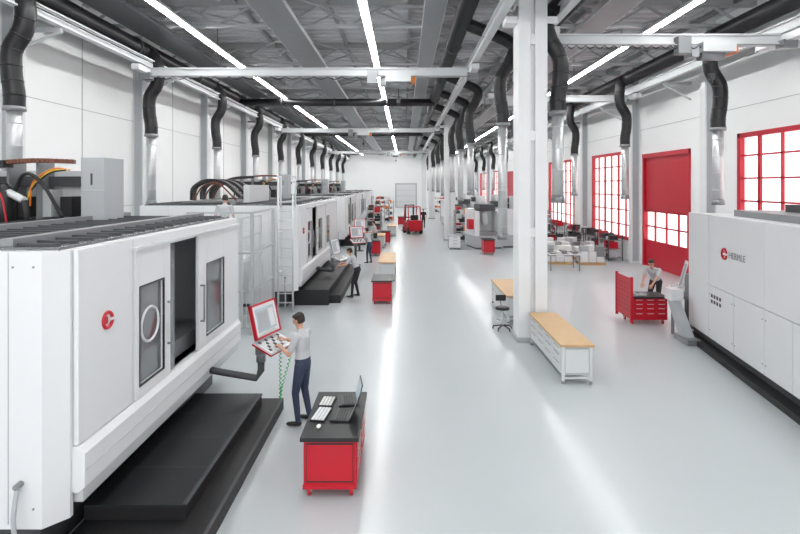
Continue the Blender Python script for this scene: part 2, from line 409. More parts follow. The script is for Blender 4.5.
    if topgear:
        v=L*0.75; u=-2.05
        b.box(u-0.2,u+0.2,v-0.1,v+0.5,H,H+1.12,'paint_grey'); b.box(u-0.21,u+0.21,v-0.11,v-0.09,H+0.55,H+0.57,'seam'); b.box(u-0.03,u+0.0,v-0.115,v-0.1,H+0.65,H+0.85,'steel_dark')
        b.box(u-2.2,u-0.2,v+0.2,v+0.5,H,H+0.9,'steel_light'); b.box(u-1.9,u-0.3,v+0.05,v+0.2,H+0.62,H+0.8,'steel_dark')
        for k in range(5): b.box(u-2.0+k*0.36,u-1.8+k*0.36,v-0.1,v+0.2,H+0.1,H+0.45+0.12*(k%2),'steel_light' if k%2 else 'black_plastic')
        for k in range(3): b.box(u-1.9+k*0.5,u-1.86+k*0.5,v-0.2,v+0.2,H,H+1.05,'steel_mid')
        for k in range(3): b.tube(bez([(u-0.25,v-0.3-0.05*k,H+0.9),(u-0.5,v-0.35-0.05*k,H+0.92-0.04*k),(u-0.8,v-0.4,H+0.7-0.05*k),(u-0.85-0.08*k,v-0.4,H+0.3)]),0.014,('orange','yellow','duct_black')[k],6)
        chain(b,[(u-3.0,v-0.6,H+0.1),(u-2.7,v-0.6,H+0.6),(u-2.1,v-0.5,H+0.92),(u-1.2,v-0.4,H+1.0)],0.26,0.12,'black_plastic')
        chain(b,[(u-1.2,v-0.4,H+1.03),(u-0.8,v-0.3,H+1.06),(u-0.3,v-0.1,H+1.05)],0.2,0.07,'cable_brown')
        b.tube(bez([(u-0.3,v-0.4,H+0.1),(u-0.6,v-0.5,H+0.7),(u-0.9,v-0.5,H+0.8),(u-1.2,v-0.4,H+0.2)]),0.03,'duct_black',6)
        b.tube(bez([(u-1.0,v-0.7,H+0.05),(u-1.1,v-0.7,H+0.5),(u-1.4,v-0.6,H+0.55),(u-1.6,v-0.4,H+0.2)]),0.016,'red',6)
        b.tube(bez([(u-2.0,v-0.7,H+0.05),(u-1.9,v-0.7,H+0.5),(u-1.6,v-0.6,H+0.75),(u-1.2,v-0.4,H+0.6)]),0.03,'duct_black',6)
        b.cyl((u-1.2,v-0.5,H),(u-1.2,v-0.5,H+0.55),0.14,'black_plastic',14); b.sph((u-1.2,v-0.5,H+0.57),0.12,'black_plastic')
        b.cyl((u-1.2,v-0.5,H+0.57),(u-0.8,v-0.6,H+0.4),0.06,'steel_light',10); b.cyl((u-0.8,v-0.6,H+0.4),(u-0.75,v-0.6,H+0.1),0.05,'black_plastic',10)
    return b.finish(loc,rotz,bevel=0.01)
m1=machine(4.84,5.2,3.25,(-3.3,5.06,0))
m2=machine(8.5,5.0,3.25,(-3.3,15.9,0))
m3=machine(6.5,4.6,3.2,(-3.6,31.0,0),logo=False)
m4=machine(6.5,4.6,3.2,(-3.8,43.0,0),logo=False)
m5=machine(6.5,4.6,3.2,(-3.8,56.0,0),logo=False,topgear=False)
b=MB('cable_carrier')
for k in range(3):
    yy=16.6+k*0.8
    chain(b,[(-7.0,yy,3.4),(-6.95,yy,3.8),(-6.5,yy,4.05),(-5.9,yy,3.95),(-5.4,yy,3.5)],0.3,0.10,'black_plastic')
    b.tube(bez([(-6.9,yy-0.2,3.4),(-6.6,yy-0.2,3.85),(-6.1,yy-0.2,3.95),(-5.5,yy-0.2,3.4)]),0.025,'cable_brown',6)
b.box(-7.2,-5.2,16.2,18.5,3.33,3.38,'steel_mid')
b.box(-5.2,-5.0,16.2,18.5,3.33,3.9,'steel_light')
b.finish()

b=MB('milling_machine')
L=7.0; W=3.6; H=3.2
b.prism([(-0.05,0.0),(-0.18,-0.0),(-W,0.0),(-W,L),(-0.05,L)],0.3,H-0.02,'paint_white')
b.box(-W+0.1,0.16,0.05,L,0,0.12,'black_rubber'); b.box(-W+0.1,-0.1,0.05,L,0.12,0.32,'steel_dark')
for (a,c) in ((0,1.2),(1.2,3.6),(3.6,5.4),(5.4,7.0)):
    if a==0: panel(b,a,c,0.3,H,0,'paint_white')
    else:
        panel(b,a,c,1.55,H,0,'paint_white'); panel(b,a,(a+c)/2,0.3,1.55,0,'paint_white'); panel(b,(a+c)/2,c,0.3,1.55,0,'paint_white')
for v in (1.26,2.34,2.46,3.54,3.66):
    for z in (0.5,1.35): b.box(0,0.006,v-0.015,v+0.015,z-0.015,z+0.015,'steel_mid')
for i in range(4):
    for j in range(2): b.box(-0.01,0.004,1.32+i*0.14,1.41+i*0.14,1.15+j*0.13,1.23+j*0.13,'black_plastic')
b.ring((0.004,2.0,2.38),0.11,0.028,'red','x',28); b.box(-0.002,0.014,1.92,2.0,2.32,2.44,'red'); b.box(0,0.036,2.0,2.16,2.36,2.40,'paint_white')
b.box(-W+0.3,-0.5,1.3,L,H-0.02,H+0.12,'steel_mid'); b.box(-W+0.3,-1.2,2.0,L,H+0.1,H+0.28,'steel_dark')
mr=b.finish((7.4,13.0,0),math.radians(170.5),bevel=0.02)
text_part(mr,'HERMLE',0.2,(0.008,2.2,2.38),(math.radians(90),0,math.radians(90)),'steel_mid')

def smallmachine(loc,rot=0):
    b=MB('machining_center')
    b.box(-0.9,0.9,-1.1,1.1,0.1,0.8,'paint_grey'); b.box(-0.9,0.9,-1.1,-0.2,0.8,2.4,'paint_white'); b.box(-0.9,-0.6,-0.2,1.1,0.8,2.3,'paint_white'); b.box(0.6,0.9,-0.2,1.1,0.8,2.3,'paint_white')
    b.box(-0.6,0.6,-0.2,0.9,0.8,1.0,'steel_mid'); b.cyl((0,0.3,2.5),(0,0.3,1.5),0.22,'steel_light',16); b.box(-0.5,0.5,-0.4,0.8,2.3,2.7,'steel_dark')
    b.cyl((0,-0.6,2.4),(0,-0.6,3.2),0.3,'duct_silver',16); b.box(0.9,1.2,0.4,0.9,1.2,1.8,'red'); b.box(-0.8,0.8,-1.0,1.0,0,0.1,'steel_dark')
    b.finish(loc,rot,bevel=0.01)
smallmachine((5.0,31.5,0),3.3); smallmachine((7.0,37.5,0),3.14); smallmachine((5.2,43,0),3.0); smallmachine((7.2,50,0),3.1); smallmachine((-6,74,0),0); smallmachine((9.3,46,0),3.1); smallmachine((6.9,32.2,0),0.1); smallmachine((4.7,49.5,0),0.1)

# ------------------------------------------------------------ platforms
def platform(x0,x1,xs,y0,y1,ys0,ys1,h=0.35):
    b=MB('step_platform')
    b.box(x0,x1,y0,y1,0.0,h,'black_rubber'); b.box(x0,xs,ys0,ys1,0,h*0.52,'black_rubber')
    b.box(x0,x1+0.01,y0-0.01,y1+0.01,h-0.03,h+0.004,'dark_top')
    b.box(x1-0.04,x1+0.012,y0,y1,h+0.004,h+0.008,'steel_dark')
    b.box(xs-0.04,xs+0.006,ys0,ys1,h*0.52,h*0.52+0.005,'steel_dark')
    n=int((y1-y0)/0.95)
    for i in range(1,n+1): b.box(x0+0.03,x1-0.03,y0+(y1-y0)*i/(n+1)-0.006,y0+(y1-y0)*i/(n+1)+0.006,h+0.003,h+0.006,'steel_dark')
    b.finish(bevel=0.006)
platform(-3.55,-2.42,-2.1,5.55,8.5,4.3,8.72)
platform(-3.55,-2.45,-2.1,16.2,22.5,16.5,23.0,0.5)
platform(-3.95,-2.9,-2.5,32,36.5,32.5,37,0.35)

# ------------------------------------------------------------ control panels
def control(loc,yaw,arm_local,red=True,name='control_panel',h=1.62,foot=False):
    b=MB(name)
    tilt=Matrix.Translation((0,0,h))@Matrix.Rotation(math.radians(-14),4,'Y')
    fr='red' if red else 'paint_grey'
    b.box(-0.07,0.0,-0.33,0.33,-0.27,0.27,'paint_white',tilt)
    b.box(-0.05,0.012,-0.345,-0.315,-0.285,0.285,fr,tilt); b.box(-0.05,0.012,0.315,0.345,-0.285,0.285,fr,tilt)
    b.box(-0.05,0.012,-0.345,0.345,0.255,0.285,fr,tilt); b.box(-0.05,0.012,-0.345,0.345,-0.285,-0.255,fr,tilt)
    b.box(0.0,0.008,-0.25,0.25,-0.19,0.2,'screen',tilt)
    b.box(0.006,0.010,-0.22,0.05,-0.15,0.15,'paint_grey',tilt); b.box(0.006,0.010,0.08,0.22,-0.15,0.15,'keys',tilt)
    for k in range(8): b.box(0.0,0.01,-0.24+k*0.062,-0.2+k*0.062,-0.245,-0.205,'keys',tilt)
    kb=Matrix.Translation((0.0,0,h-0.32))@Matrix.Rotation(math.radians(22),4,'Y')
    b.box(-0.02,0.38,-0.33,0.33,-0.05,0.0,'paint_white',kb); b.box(-0.02,0.385,-0.34,0.34,-0.055,-0.03,fr,kb)
    for i in range(4):
        for j in range(10): b.box(0.04+i*0.075,0.095+i*0.075,-0.28+j*0.056,-0.24+j*0.056,0.0,0.012,'keys' if (i+j)%3 else 'steel_dark',kb)
    b.box(-0.16,-0.05,-0.08,0.08,h-0.62,h-0.05,'steel_mid')
    b.tube(arm_local,0.06,'steel_dark',8)
    b.cyl((-0.1,0,h-0.75),(-0.1,0,h-0.55),0.08,'steel_mid',12)
    if foot: b.cyl((-0.1,0,0),(-0.1,0,0.04),0.25,'steel_dark',16)
    return b.finish(loc,yaw)
control((-2.36,8.55,0),math.radians(-20),[(-0.1,0,0.9),(-0.1,0,0.72),(-0.12,-0.1,0.62),(-0.7,-0.3,0.72),(-1.0,-0.45,0.8)])
control((-2.55,18.6,0.0),math.radians(-15),[(-0.1,0,0.9),(-0.1,0,0.72),(-0.15,0,0.7),(-0.8,-0.1,0.8)],False)
control((-2.3,24.2,0),math.radians(-60),[(-0.1,0,0.9),(-0.1,0,0.3),(-0.1,0,0.03)],True,foot=True)
control((-2.6,29.5,0),math.radians(-70),[(-0.1,0,0.9),(-0.1,0,0.3),(-0.1,0,0.03)],True,foot=True)
control((7.72,13.85,0),math.radians(150),[(-0.1,0,0.9),(-0.1,0,0.5),(-0.1,0.0,0.03)],False,h=1.5,foot=True)
b=MB('coiled_cable'); pts=[]
for i in range(260):
    t=i/259; a=t*2*math.pi*26
    if t<0.5: X=-2.08; z=1.2-t*2*0.9
    else: X=-2.08+0.18*(1-math.cos((t-0.5)*math.pi*2))/2*1.0; z=0.3+(t-0.5)*1.8
    pts.append((X+0.02*math.cos(a),8.42+0.02*math.sin(a),z))
b.tube(pts,0.007,'green',5); b.finish()

b=MB('chip_conveyor')
b.ext([(12.95,0.95),(13.2,0.95),(12.6,0.12),(12.3,0.12)],'x',6.92,7.16,'paint_grey')
b.box(6.87,7.19,12.1,12.75,0.0,0.14,'steel_mid'); b.box(6.90,7.20,12.9,13.25,0.9,1.2,'paint_white'); b.cyl((7.04,13.1,0),(7.04,13.1,0.95),0.04,'steel_mid')
b.finish(bevel=0.01)

# ------------------------------------------------------------ carts
def castor(b,x,y):
    b.cyl((x-0.02,y,0.06),(x+0.02,y,0.06),0.06,'red',14); b.cyl((x-0.025,y,0.06),(x+0.025,y,0.06),0.025,'steel_light',8)
    b.box(x-0.03,x+0.03,y-0.04,y+0.04,0.1,0.14,'steel_mid')
def cart(x0,x1,y0,y1,h,top='dark_top'):
    b=MB('tool_cart')
    b.box(x0+0.02,x1-0.02,y0+0.02,y1-0.02,0.13,h-0.05,'red'); b.box(x0-0.02,x1+0.02,y0-0.02,y1+0.02,h-0.05,h,top)
    b.box(x0+0.01,x1-0.01,y0+0.005,y1-0.005,0.12,0.17,'red')
    b.box(x0+0.06,x1-0.06,y0+0.012,y0+0.021,0.22,h-0.1,'red'); b.box(x0+0.05,x1-0.05,y0+0.015,y0+0.0195,0.2,h-0.08,'black_plastic')
    w=(y1-y0)
    for k in range(2):
        ya=y0+0.05+k*w/2; yb=y0+w/2-0.03+k*w/2-0.01
        zs=[0.19,0.36,0.5,0.6,h-0.08]
        for i in range(4):
            b.box(x1-0.022,x1-0.004,ya,yb,zs[i]+0.008,zs[i+1]-0.008,'red'); b.box(x1-0.005,x1+0.006,ya+0.05,yb-0.05,zs[i+1]-0.03,zs[i+1]-0.018,'steel_light')
    for x in (x0+0.08,x1-0.08):
        for y in (y0+0.1,y1-0.1): castor(b,x,y)
    return b.finish(bevel=0.006)
cart(-1.27,-0.58,6.2,7.55,0.77)
cart(-1.05,-0.4,16.3,17.5,0.78)
cart(-1.9,-1.3,27.5,28.6,0.85); cart(4.45,5.1,28.0,28.9,0.85)
cart(-1.5,-0.9,33,34,0.85); cart(5.3,5.9,35.5,36.4,0.85); cart(5.6,6.2,47,48,0.85); cart(-0.6,0.0,48,49,0.85); cart(8.6,9.3,30.6,31.6,0.85)
def laptop(loc,rot,ang=105):
    b=MB('laptop'); b.box(-0.13,0.13,-0.19,0.19,0,0.022,'black_plastic'); b.box(-0.09,0.08,-0.16,0.16,0.022,0.026,'steel_dark')
    for i in range(4):
        for j in range(11): b.box(-0.08+i*0.035,-0.053+i*0.035,-0.155+j*0.028,-0.133+j*0.028,0.024,0.029,'black_plastic')
    M=Matrix.Translation((-0.13,0,0.02))@Matrix.Rotation(math.radians(90-ang),4,'Y')
    b.box(-0.012,0.0,-0.19,0.19,0.0,0.28,'black_plastic',M); b.box(0.0,0.002,-0.175,0.175,0.015,0.265,'screen',M)
    b.finish(loc,rot)
laptop((-0.84,6.78,0.772),math.radians(176),112); laptop((-0.82,7.24,0.772),math.radians(190),104)
b=MB('keyboard'); b.box(-0.1,0.1,-0.2,0.2,0,0.02,'black_plastic')
for i in range(4):
    for j in range(12): b.box(-0.085+i*0.045,-0.05+i*0.045,-0.185+j*0.031,-0.16+j*0.031,0.02,0.027,'keys')
b.finish((-1.12,6.80,0.772),math.radians(-8))
b=MB('keyboard'); b.box(-0.1,0.1,-0.15,0.15,0,0.02,'black_plastic')
for i in range(4):
    for j in range(9): b.box(-0.085+i*0.045,-0.05+i*0.045,-0.14+j*0.031,-0.115+j*0.031,0.02,0.027,'paper')
b.finish((-1.1,7.2,0.772),math.radians(-5))
b=MB('computer_mouse'); b.sph((0,0,0.012),(0.03,0.05,0.018),'paper'); b.cyl((0,0.04,0.01),(0,0.12,0.006),0.003,'black_plastic',5); b.finish((-1.1,6.45,0.777))

b=MB('tool_cart')
b.box(6.35,7.35,13.95,14.6,0.13,0.74,'red'); b.box(6.3,7.4,13.9,14.65,0.74,0.78,'dark_top')
for k in range(3):
    xa=6.42+k*0.31
    for i,(z0,z1) in enumerate(((0.17,0.34),(0.35,0.48),(0.49,0.60),(0.61,0.72))):
        b.box(xa,xa+0.28,13.935,13.952,z0,z1,'red'); b.box(xa+0.05,xa+0.23,13.925,13.936,z1-0.035,z1-0.02,'steel_light')
b.box(6.26,6.30,13.8,14.75,0.2,1.32,'red'); b.box(6.24,6.32,13.78,13.82,0.1,1.36,'red'); b.box(6.24,6.32,14.73,14.77,0.1,1.36,'red')
for i in range(7):
    for j in range(6): b.box(6.252,6.262,13.92+j*0.14,13.95+j*0.14,0.4+i*0.12,0.43+i*0.12,'black_plastic')
for x in (6.4,7.25):
    for y in (14.02,14.5): castor(b,x,y)
b.finish(bevel=0.005)
b=MB('parts_tray'); b.box(-0.2,0.2,-0.15,0.15,0,0.02,'paint_grey'); b.box(-0.2,-0.19,-0.15,0.15,0.02,0.07,'paint_grey'); b.box(0.19,0.2,-0.15,0.15,0.02,0.07,'paint_grey')
b.cyl((0,0,0.02),(0,0,0.1),0.05,'steel_mid'); b.box(-0.12,-0.05,-0.1,0.05,0.02,0.06,'steel_light'); b.finish((6.62,14.2,0.782),0.2)

# ------------------------------------------------------------ benches
def bench(x0,x1,y0,y1,h=0.78):
    b=MB('workbench')
    b.box(x0,x1,y0,y1,h-0.05,h,'wood')
    b.box(x0+0.04,x1-0.04,y0+0.05,y1-0.05,0.17,h-0.05,'paint_grey')
    n=4; w=(y1-y0-0.14)/n
    for i in range(n):
        ya=y0+0.07+i*w
        for z0,z1 in ((0.2,0.4),(0.41,0.56),(0.57,0.7)):
            for xx in (x0+0.03,x1-0.03):
                b.box(xx-0.012,xx+0.012,ya+0.01,ya+w-0.01,z0,z1,'steel_light')
                b.box(xx-0.02,xx+0.02,ya+0.12,ya+w-0.12,z1-0.04,z1-0.025,'steel_mid')
    b.box(x0+0.1,x1-0.1,y0+0.035,y0+0.052,0.22,h-0.1,'steel_light')
    for x in (x0+0.06,x1-0.06):
        for y in (y0+0.06,y1-0.06):
            b.box(x-0.03,x+0.03,y-0.03,y+0.03,0.06,h-0.05,'steel_light'); b.cyl((x,y,0),(x,y,0.06),0.035,'steel_mid',10)
    b.box(x0+0.06,x1-0.06,y0+0.03,y0+0.07,0.1,0.14,'steel_light')
    b.finish(bevel=0.005)
bench(3.06,3.72,9.75,12.25); bench(2.88,3.6,14.1,16.6); bench(-1.05,-0.35,20.2,23.2); bench(-1.3,-0.6,38,41); bench(-1.9,-1.2,30.8,32.6)
def stool(loc,h=0.55):
    b=MB('swivel_stool')
    for i in range(5):
        a=2*math.pi*i/5+0.3; b.tube([(0,0,0.12),(0.14*math.cos(a),0.14*math.sin(a),0.1),(0.26*math.cos(a),0.26*math.sin(a),0.07)],0.018,'black_plastic',6)
        b.cyl((0.26*math.cos(a)-0.012,0.26*math.sin(a),0.03),(0.26*math.cos(a)+0.012,0.26*math.sin(a),0.03),0.03,'black_plastic',10)
    b.cyl((0,0,0.08),(0,0,h-0.05),0.025,'steel_light',10); b.ring((0,0,0.26),0.19,0.012,'steel_light','z',20)
    for a in (0,2.1,4.2): b.cyl((0,0,0.26),(0.19*math.cos(a),0.19*math.sin(a),0.26),0.008,'steel_light',6)
    b.cyl((0,0,h-0.05),(0,0,h),0.19,'black_plastic',20,r1=0.185); b.cyl((0,0,h),(0,0,h+0.015),0.18,'black_plastic',20,r1=0.16)
    b.tube([(0,0.05,h-0.04),(0,0.22,h-0.03),(0,0.25,h+0.15)],0.012,'black_plastic',6); b.box(-0.14,0.14,0.235,0.265,h+0.12,h+0.28,'black_plastic')
    b.finish(loc)
stool((2.66,13.5,0),0.6)

# ------------------------------------------------------------ ladder + guard frame
b=MB('access_ladder')
for x in (-3.85,-3.4):
    b.cyl((x,15.3,0),(x,15.3,4.15),0.03,'steel_light',8); b.cyl((x,15.3,4.15),(x,15.65,4.15),0.03,'steel_light',8); b.cyl((x,15.65,4.15),(x,15.65,3.2),0.03,'steel_light',8)
z=0.3
while z<3.6: b.cyl((-3.85,15.3,z),(-3.4,15.3,z),0.018,'steel_light',6); z+=0.28
for z in (1.2,2.4): b.box(-3.87,-3.8,15.3,15.65,z,z+0.04,'steel_light')
b.finish()
b=MB('safety_fence')
X0,X1,Y,Z=-5.6,-3.95,13.0,3.2
for x in (X0,-4.75,X1): b.box(x-0.04,x+0.04,Y-0.04,Y+0.04,0,Z,'paint_grey')
b.box(X1-0.04,X1+0.04,15.05,15.13,0,Z,'paint_grey'); b.box(X0-0.04,X0+0.04,15.25,15.33,0,Z,'paint_grey')
for z in (0.15,1.1,2.1,Z-0.05):
    b.box(X0,X1,Y-0.025,Y+0.025,z,z+0.05,'paint_grey'); b.box(X1-0.025,X1+0.025,Y,15.1,z,z+0.05,'paint_grey')
x=X0+0.1
while x<X1: b.box(x-0.006,x+0.006,Y-0.006,Y+0.006,0.15,Z-0.05,'steel_light'); x+=0.1
y=Y+0.1
while y<15.0: b.box(X1-0.006,X1+0.006,y-0.006,y+0.006,0.15,2.1,'steel_light'); y+=0.15
z=0.3
while z<Z-0.1: b.box(X0,X1,Y-0.006,Y+0.006,z-0.005,z+0.005,'steel_light'); z+=0.2
b.finish()
b=MB('maintenance_platform')
b.box(-6.8,-4.3,13.3,15.2,1.83,1.9,'steel_light')
for x in (-6.75,-4.35):
    for y in (13.35,15.15): b.box(x-0.04,x+0.04,y-0.04,y+0.04,0,3.0,'steel_light')
for z in (2.45,2.98): b.box(-6.8,-4.3,13.33,13.37,z,z+0.04,'steel_light'); b.box(-4.37,-4.33,13.33,15.2,z,z+0.04,'steel_light')
b.finish()

# ------------------------------------------------------------ forklift
b=MB('forklift')
b.box(-0.55,0.55,-0.8,0.7,0.2,0.95,'red'); b.box(-0.5,0.5,-1.15,-0.75,0.3,1.1,'red'); b.box(-0.45,0.45,-0.6,0.0,0.95,1.1,'black_plastic'); b.box(-0.3,0.3,-0.75,-0.6,1.05,1.5,'black_plastic')
for x in (-0.5,0.5):
    b.bar((x,-0.75,1.0),(x,-0.6,2.15),0.06,'red'); b.bar((x,0.65,0.9),(x,0.35,2.15),0.06,'red')
    for y in (-0.75,0.5): b.cyl((x-0.1,y,0.27),(x+0.1,y,0.27),0.27,'black_rubber',18)
b.box(-0.53,0.53,-0.62,0.37,2.12,2.18,'red')
for x in (-0.35,0.35): b.box(x-0.05,x+0.05,0.75,0.88,0.05,2.3,'steel_dark'); b.box(x-0.06,x+0.06,0.88,1.9,0.05,0.1,'steel_dark')
for z in (0.4,1.2,2.2): b.box(-0.4,0.4,0.78,0.84,z,z+0.08,'steel_dark')
b.finish((0.65,40.5,0),math.radians(15))
def pallet(loc,nx,ny,nz):
    b=MB('pallet_of_boxes')
    for y in (-0.35,0,0.35): b.box(-0.6,0.6,y-0.05,y+0.05,0,0.1,'wood')
    for i in range(6): b.box(-0.6+i*0.205,-0.44+i*0.205,-0.4,0.4,0.1,0.14,'wood')
    for i in range(nx):
        for j in range(ny):
            for k in range(nz-random.randint(0,1)):
                w=1.16/nx; d=0.76/ny
                b.box(-0.58+i*w,-0.58+(i+0.94)*w,-0.38+j*d,-0.38+(j+0.94)*d,0.14+k*0.26,0.39+k*0.26,random.choice(['paper','paint_white','paint_grey','steel_mid']))
    b.finish(loc,random.uniform(-0.05,0.05))
for p in ((7.7,24.9),(9.2,24.7),(8.1,26.5),(9.5,26.4),(7.9,28.3),(9.3,28.5)): pallet((p[0],p[1],0),3,2,3)
for xx,yy in ((10.5,26.4),(10.5,28.2),(10.5,30.0),(10.5,31.9),(10.5,35.2),(10.5,37.2),(10.5,39.2)):
    b=MB('parts_rack')
    for x in (xx,xx+0.7):
        for y in (-0.75,0.75): b.box(x-0.02,x+0.02,yy+y-0.02,yy+y+0.02,0,1.35,'steel_dark')
    for z in (0.15,0.6,1.05):
        b.box(xx,xx+0.7,yy-0.77,yy+0.77,z,z+0.03,'steel_mid')
        for i in range(6): b.box(xx+0.05,xx+0.5,yy-0.72+i*0.25,yy-0.52+i*0.25,z+0.03,z+0.03+random.uniform(0.12,0.36),random.choice(['steel_light','steel_dark','black_plastic','paint_grey','red']))
    b.finish()
def shelf(loc,rot):
    b=MB('storage_shelf')
    for x in (-0.9,0.9):
        for y in (-0.25,0.25): b.box(x-0.03,x+0.03,y-0.03,y+0.03,0,2.2,'steel_mid')
    for z in (0.1,0.7,1.3,1.9):
        b.box(-0.9,0.9,-0.27,0.27,z,z+0.04,'steel_light')
        x=-0.82
        while x<0.6:
            w=random.uniform(0.12,0.3); b.box(x,x+w,-0.2,0.2,z+0.04,z+0.04+random.uniform(0.15,0.4),random.choice(['red','steel_dark','paper','orange','steel_light','black_plastic'])); x+=w+0.04
    b.finish(loc,rot)
for p in ((-5.2,28.5,0.1),(-2.6,39.6,1.57),(-2.7,51.5,1.57),(-5,66,0),(4.3,40.0,1.57),(8.9,33.6,0.1),(9.5,42,1.57),(5,56,0),(7,62,0.3),(-3,70,0.2),(5,70,0),(-2.6,41.8,1.57),(-1.9,36.2,1.57),(-1.6,53.5,1.3),(4.4,34.5,0.1),(7.2,41,0.1)): shelf((p[0],p[1],0),p[2])
b=MB('parts_cabinet'); b.box(2.75,3.4,30.2,31.0,0.1,0.8,'paint_white'); b.box(2.72,3.43,30.17,31.03,0.8,0.84,'paint_grey')
for z in (0.3,0.5,0.68): b.box(2.8,3.35,30.185,30.2,z,z+0.01,'seam'); b.box(2.95,3.2,30.17,30.19,z+0.05,z+0.07,'steel_mid')
for x in (2.8,3.35):
    for y in (30.25,30.95): b.cyl((x,y,0),(x,y,0.1),0.03,'steel_dark')
b.finish()
b=MB('work_table')
b.box(6.6,8.0,22.6,23.5,0.72,0.76,'paint_white')
for x in (6.65,7.95):
    for y in (22.65,23.45): b.box(x-0.02,x+0.02,y-0.02,y+0.02,0,0.72,'steel_mid')
for i in range(5): b.box(6.7+i*0.25,6.9+i*0.25,22.7,23.2,0.76,0.8+0.06*(i%3),'paper' if i%2 else 'steel_mid')
b.finish()

# ------------------------------------------------------------ people
def ell_pts(c,r,R=None,n=10):
    out=[]
    for i in range(n//2+1):
        ph=math.pi*i/(n//2)
        for j in range(n):
            th=2*math.pi*j/n
            v=Vector((r[0]*math.sin(ph)*math.cos(th),r[1]*math.sin(ph)*math.sin(th),r[2]*math.cos(ph)))
            if R: v=R@v
            out.append(Vector(c)+v)
    return out
def hull_into(bm,pts,mi=0):
    vs=[bm.verts.new(p) for p in pts]
    r=bmesh.ops.convex_hull(bm,input=vs)
    for g in r['geom']:
        if isinstance(g,bmesh.types.BMFace): g.material_index=mi; g.smooth=True
    dead=[v for v in r['geom_interior'] if isinstance(v,bmesh.types.BMVert)]
    dead+= [v for v in vs if v.is_valid and not v.link_faces and v not in dead]
    bmesh.ops.delete(bm,geom=list(set(dead)),context='VERTS')
def ik(a,c,l1,l2,hint):
    a=Vector(a); c=Vector(c); d=c-a; D=min(d.length,(l1+l2)*0.995); dn=d.normalized()
    x=(l1*l1-l2*l2+D*D)/(2*D); h=math.sqrt(max(0,l1*l1-x*x))
    hv=Vector(hint); hv=(hv-dn*hv.dot(dn)).normalized()
    return a+dn*x+hv*h, a+dn*D
def person(loc,yaw,hip=0.985,lean=0.06,hx=0.0,footL=(0.05,0.11,0),footR=(-0.03,-0.11,0),handL=(0.12,0.27,0.90),handR=(0.12,-0.27,0.90),
           look=0.2,shirt='shirt_grey',pants='jeans',hair='hair_dark',scale=1.0,voxel=0.013):
    mats=[shirt,pants,'skin',hair,'shoe','eye','lip']; prims=[]; bm=bmesh.new()
    SH,PA,SK,HA,FO,EY,LI=range(7)
    R=Matrix.Rotation(lean,3,'Y')
    def T(u,off=(0,0)): return Vector((hx,0,hip))+R@Vector((off[0],off[1],u))
    def cap(p0,p1,r0,r1,m,R0=None):
        p0=Vector(p0);p1=Vector(p1)
        a=r0 if hasattr(r0,'__len__') else (r0,)*3; c=r1 if hasattr(r1,'__len__') else (r1,)*3
        hull_into(bm,ell_pts(p0,a,R0)+ell_pts(p1,c,R0))
        prims.append((p0,p1,sum(a)/3,sum(c)/3,m))
    RP=Matrix.Rotation(lean*0.5,3,'Y')
    cap(T(-0.03),T(0.06),(0.112,0.165,0.10),(0.105,0.152,0.08),PA,RP)
    cap(T(0.03),T(0.18),(0.120,0.168,0.05),(0.104,0.146,0.08),SH,R)
    cap(T(0.18),T(0.36),(0.104,0.146,0.08),(0.120,0.172,0.12),SH,R)
    cap(T(0.36),T(0.46),(0.120,0.172,0.12),(0.070,0.155,0.050),SH,R)
    hp=lean*0.4+look; RH=Matrix.Rotation(hp,3,'Y')
    nb=T(0.50); hc=nb+Matrix.Rotation(lean*0.7+look*0.5,3,'Y')@Vector((0.02,0,0.165))
    cap(T(0.48),hc-Vector((0,0,0.06)),0.058,0.052,SK)
    def Hd(v): return hc+RH@Vector(v)
    cap(Hd((-0.015,0,0.03)),Hd((0.0,0,0.0)),(0.095,0.077,0.09),(0.085,0.072,0.09),SK,RH)
    cap(Hd((0.01,0,-0.02)),Hd((0.038,0,-0.085)),(0.075,0.066,0.05),(0.038,0.038,0.03),SK,RH)
    cap(Hd((0.088,0,0.005)),Hd((0.105,0,-0.03)),0.009,0.014,SK)
    for sy in (1,-1): cap(Hd((-0.005,sy*0.078,0.005)),Hd((-0.01,sy*0.082,-0.03)),(0.016,0.009,0.02),(0.012,0.008,0.015),SK,RH)
    cap(Hd((-0.03,0,0.045)),Hd((-0.045,0,-0.02)),(0.095,0.083,0.085),(0.062,0.074,0.055),HA,RH)
    cap(Hd((-0.03,0,0.06)),Hd((0.035,0,0.078)),(0.09,0.08,0.07),(0.05,0.062,0.035),HA,RH)
    for sy,ft in ((1,footL),(-1,footR)):
        hj=Vector((hx,sy*0.088,hip-0.04)); an=Vector(ft)+Vector((-0.03,0,0.085))
        kn,an2=ik(hj,an,0.44,0.43,(1,sy*0.12,0.15))
        cap(hj,kn,0.095,0.064,PA); cap(kn,an2,0.062,0.045,PA)
        cap(an2+Vector((0,0,-0.01)),an2+Vector((-0.01,0,-0.04)),0.042,0.043,FO)
        cap((an2.x-0.02,an2.y,an2.z-0.045),(an2.x+0.15,an2.y+sy*0.02,an2.z-0.058),(0.045,0.042,0.038),(0.05,0.045,0.026),FO)
    hands=[]
    for sy,hd in ((1,handL),(-1,handR)):
        sj=T(0.440,(0,sy*0.185)); el,wr=ik(sj,hd,0.29,0.26,(-0.5,sy*0.6,-1))
        mid=sj.lerp(el,0.7)
        cap(sj,mid,0.062,0.055,SH); cap(mid,el,0.045,0.040,SK); cap(el,wr,0.042,0.027,SK)
        cap(T(0.42,(0,sy*0.12)),sj,0.068,0.060,SH)
        hands.append((el,wr,sy))
    me=bpy.data.meshes.new('body'); bm.to_mesh(me); bm.free()
    o=bpy.data.objects.new('person',me); S.collection.objects.link(o)
    r=o.modifiers.new('r','REMESH'); r.mode='VOXEL'; r.voxel_size=voxel
    sm=o.modifiers.new('s','SMOOTH'); sm.factor=0.5; sm.iterations=3
    bpy.context.view_layer.update()
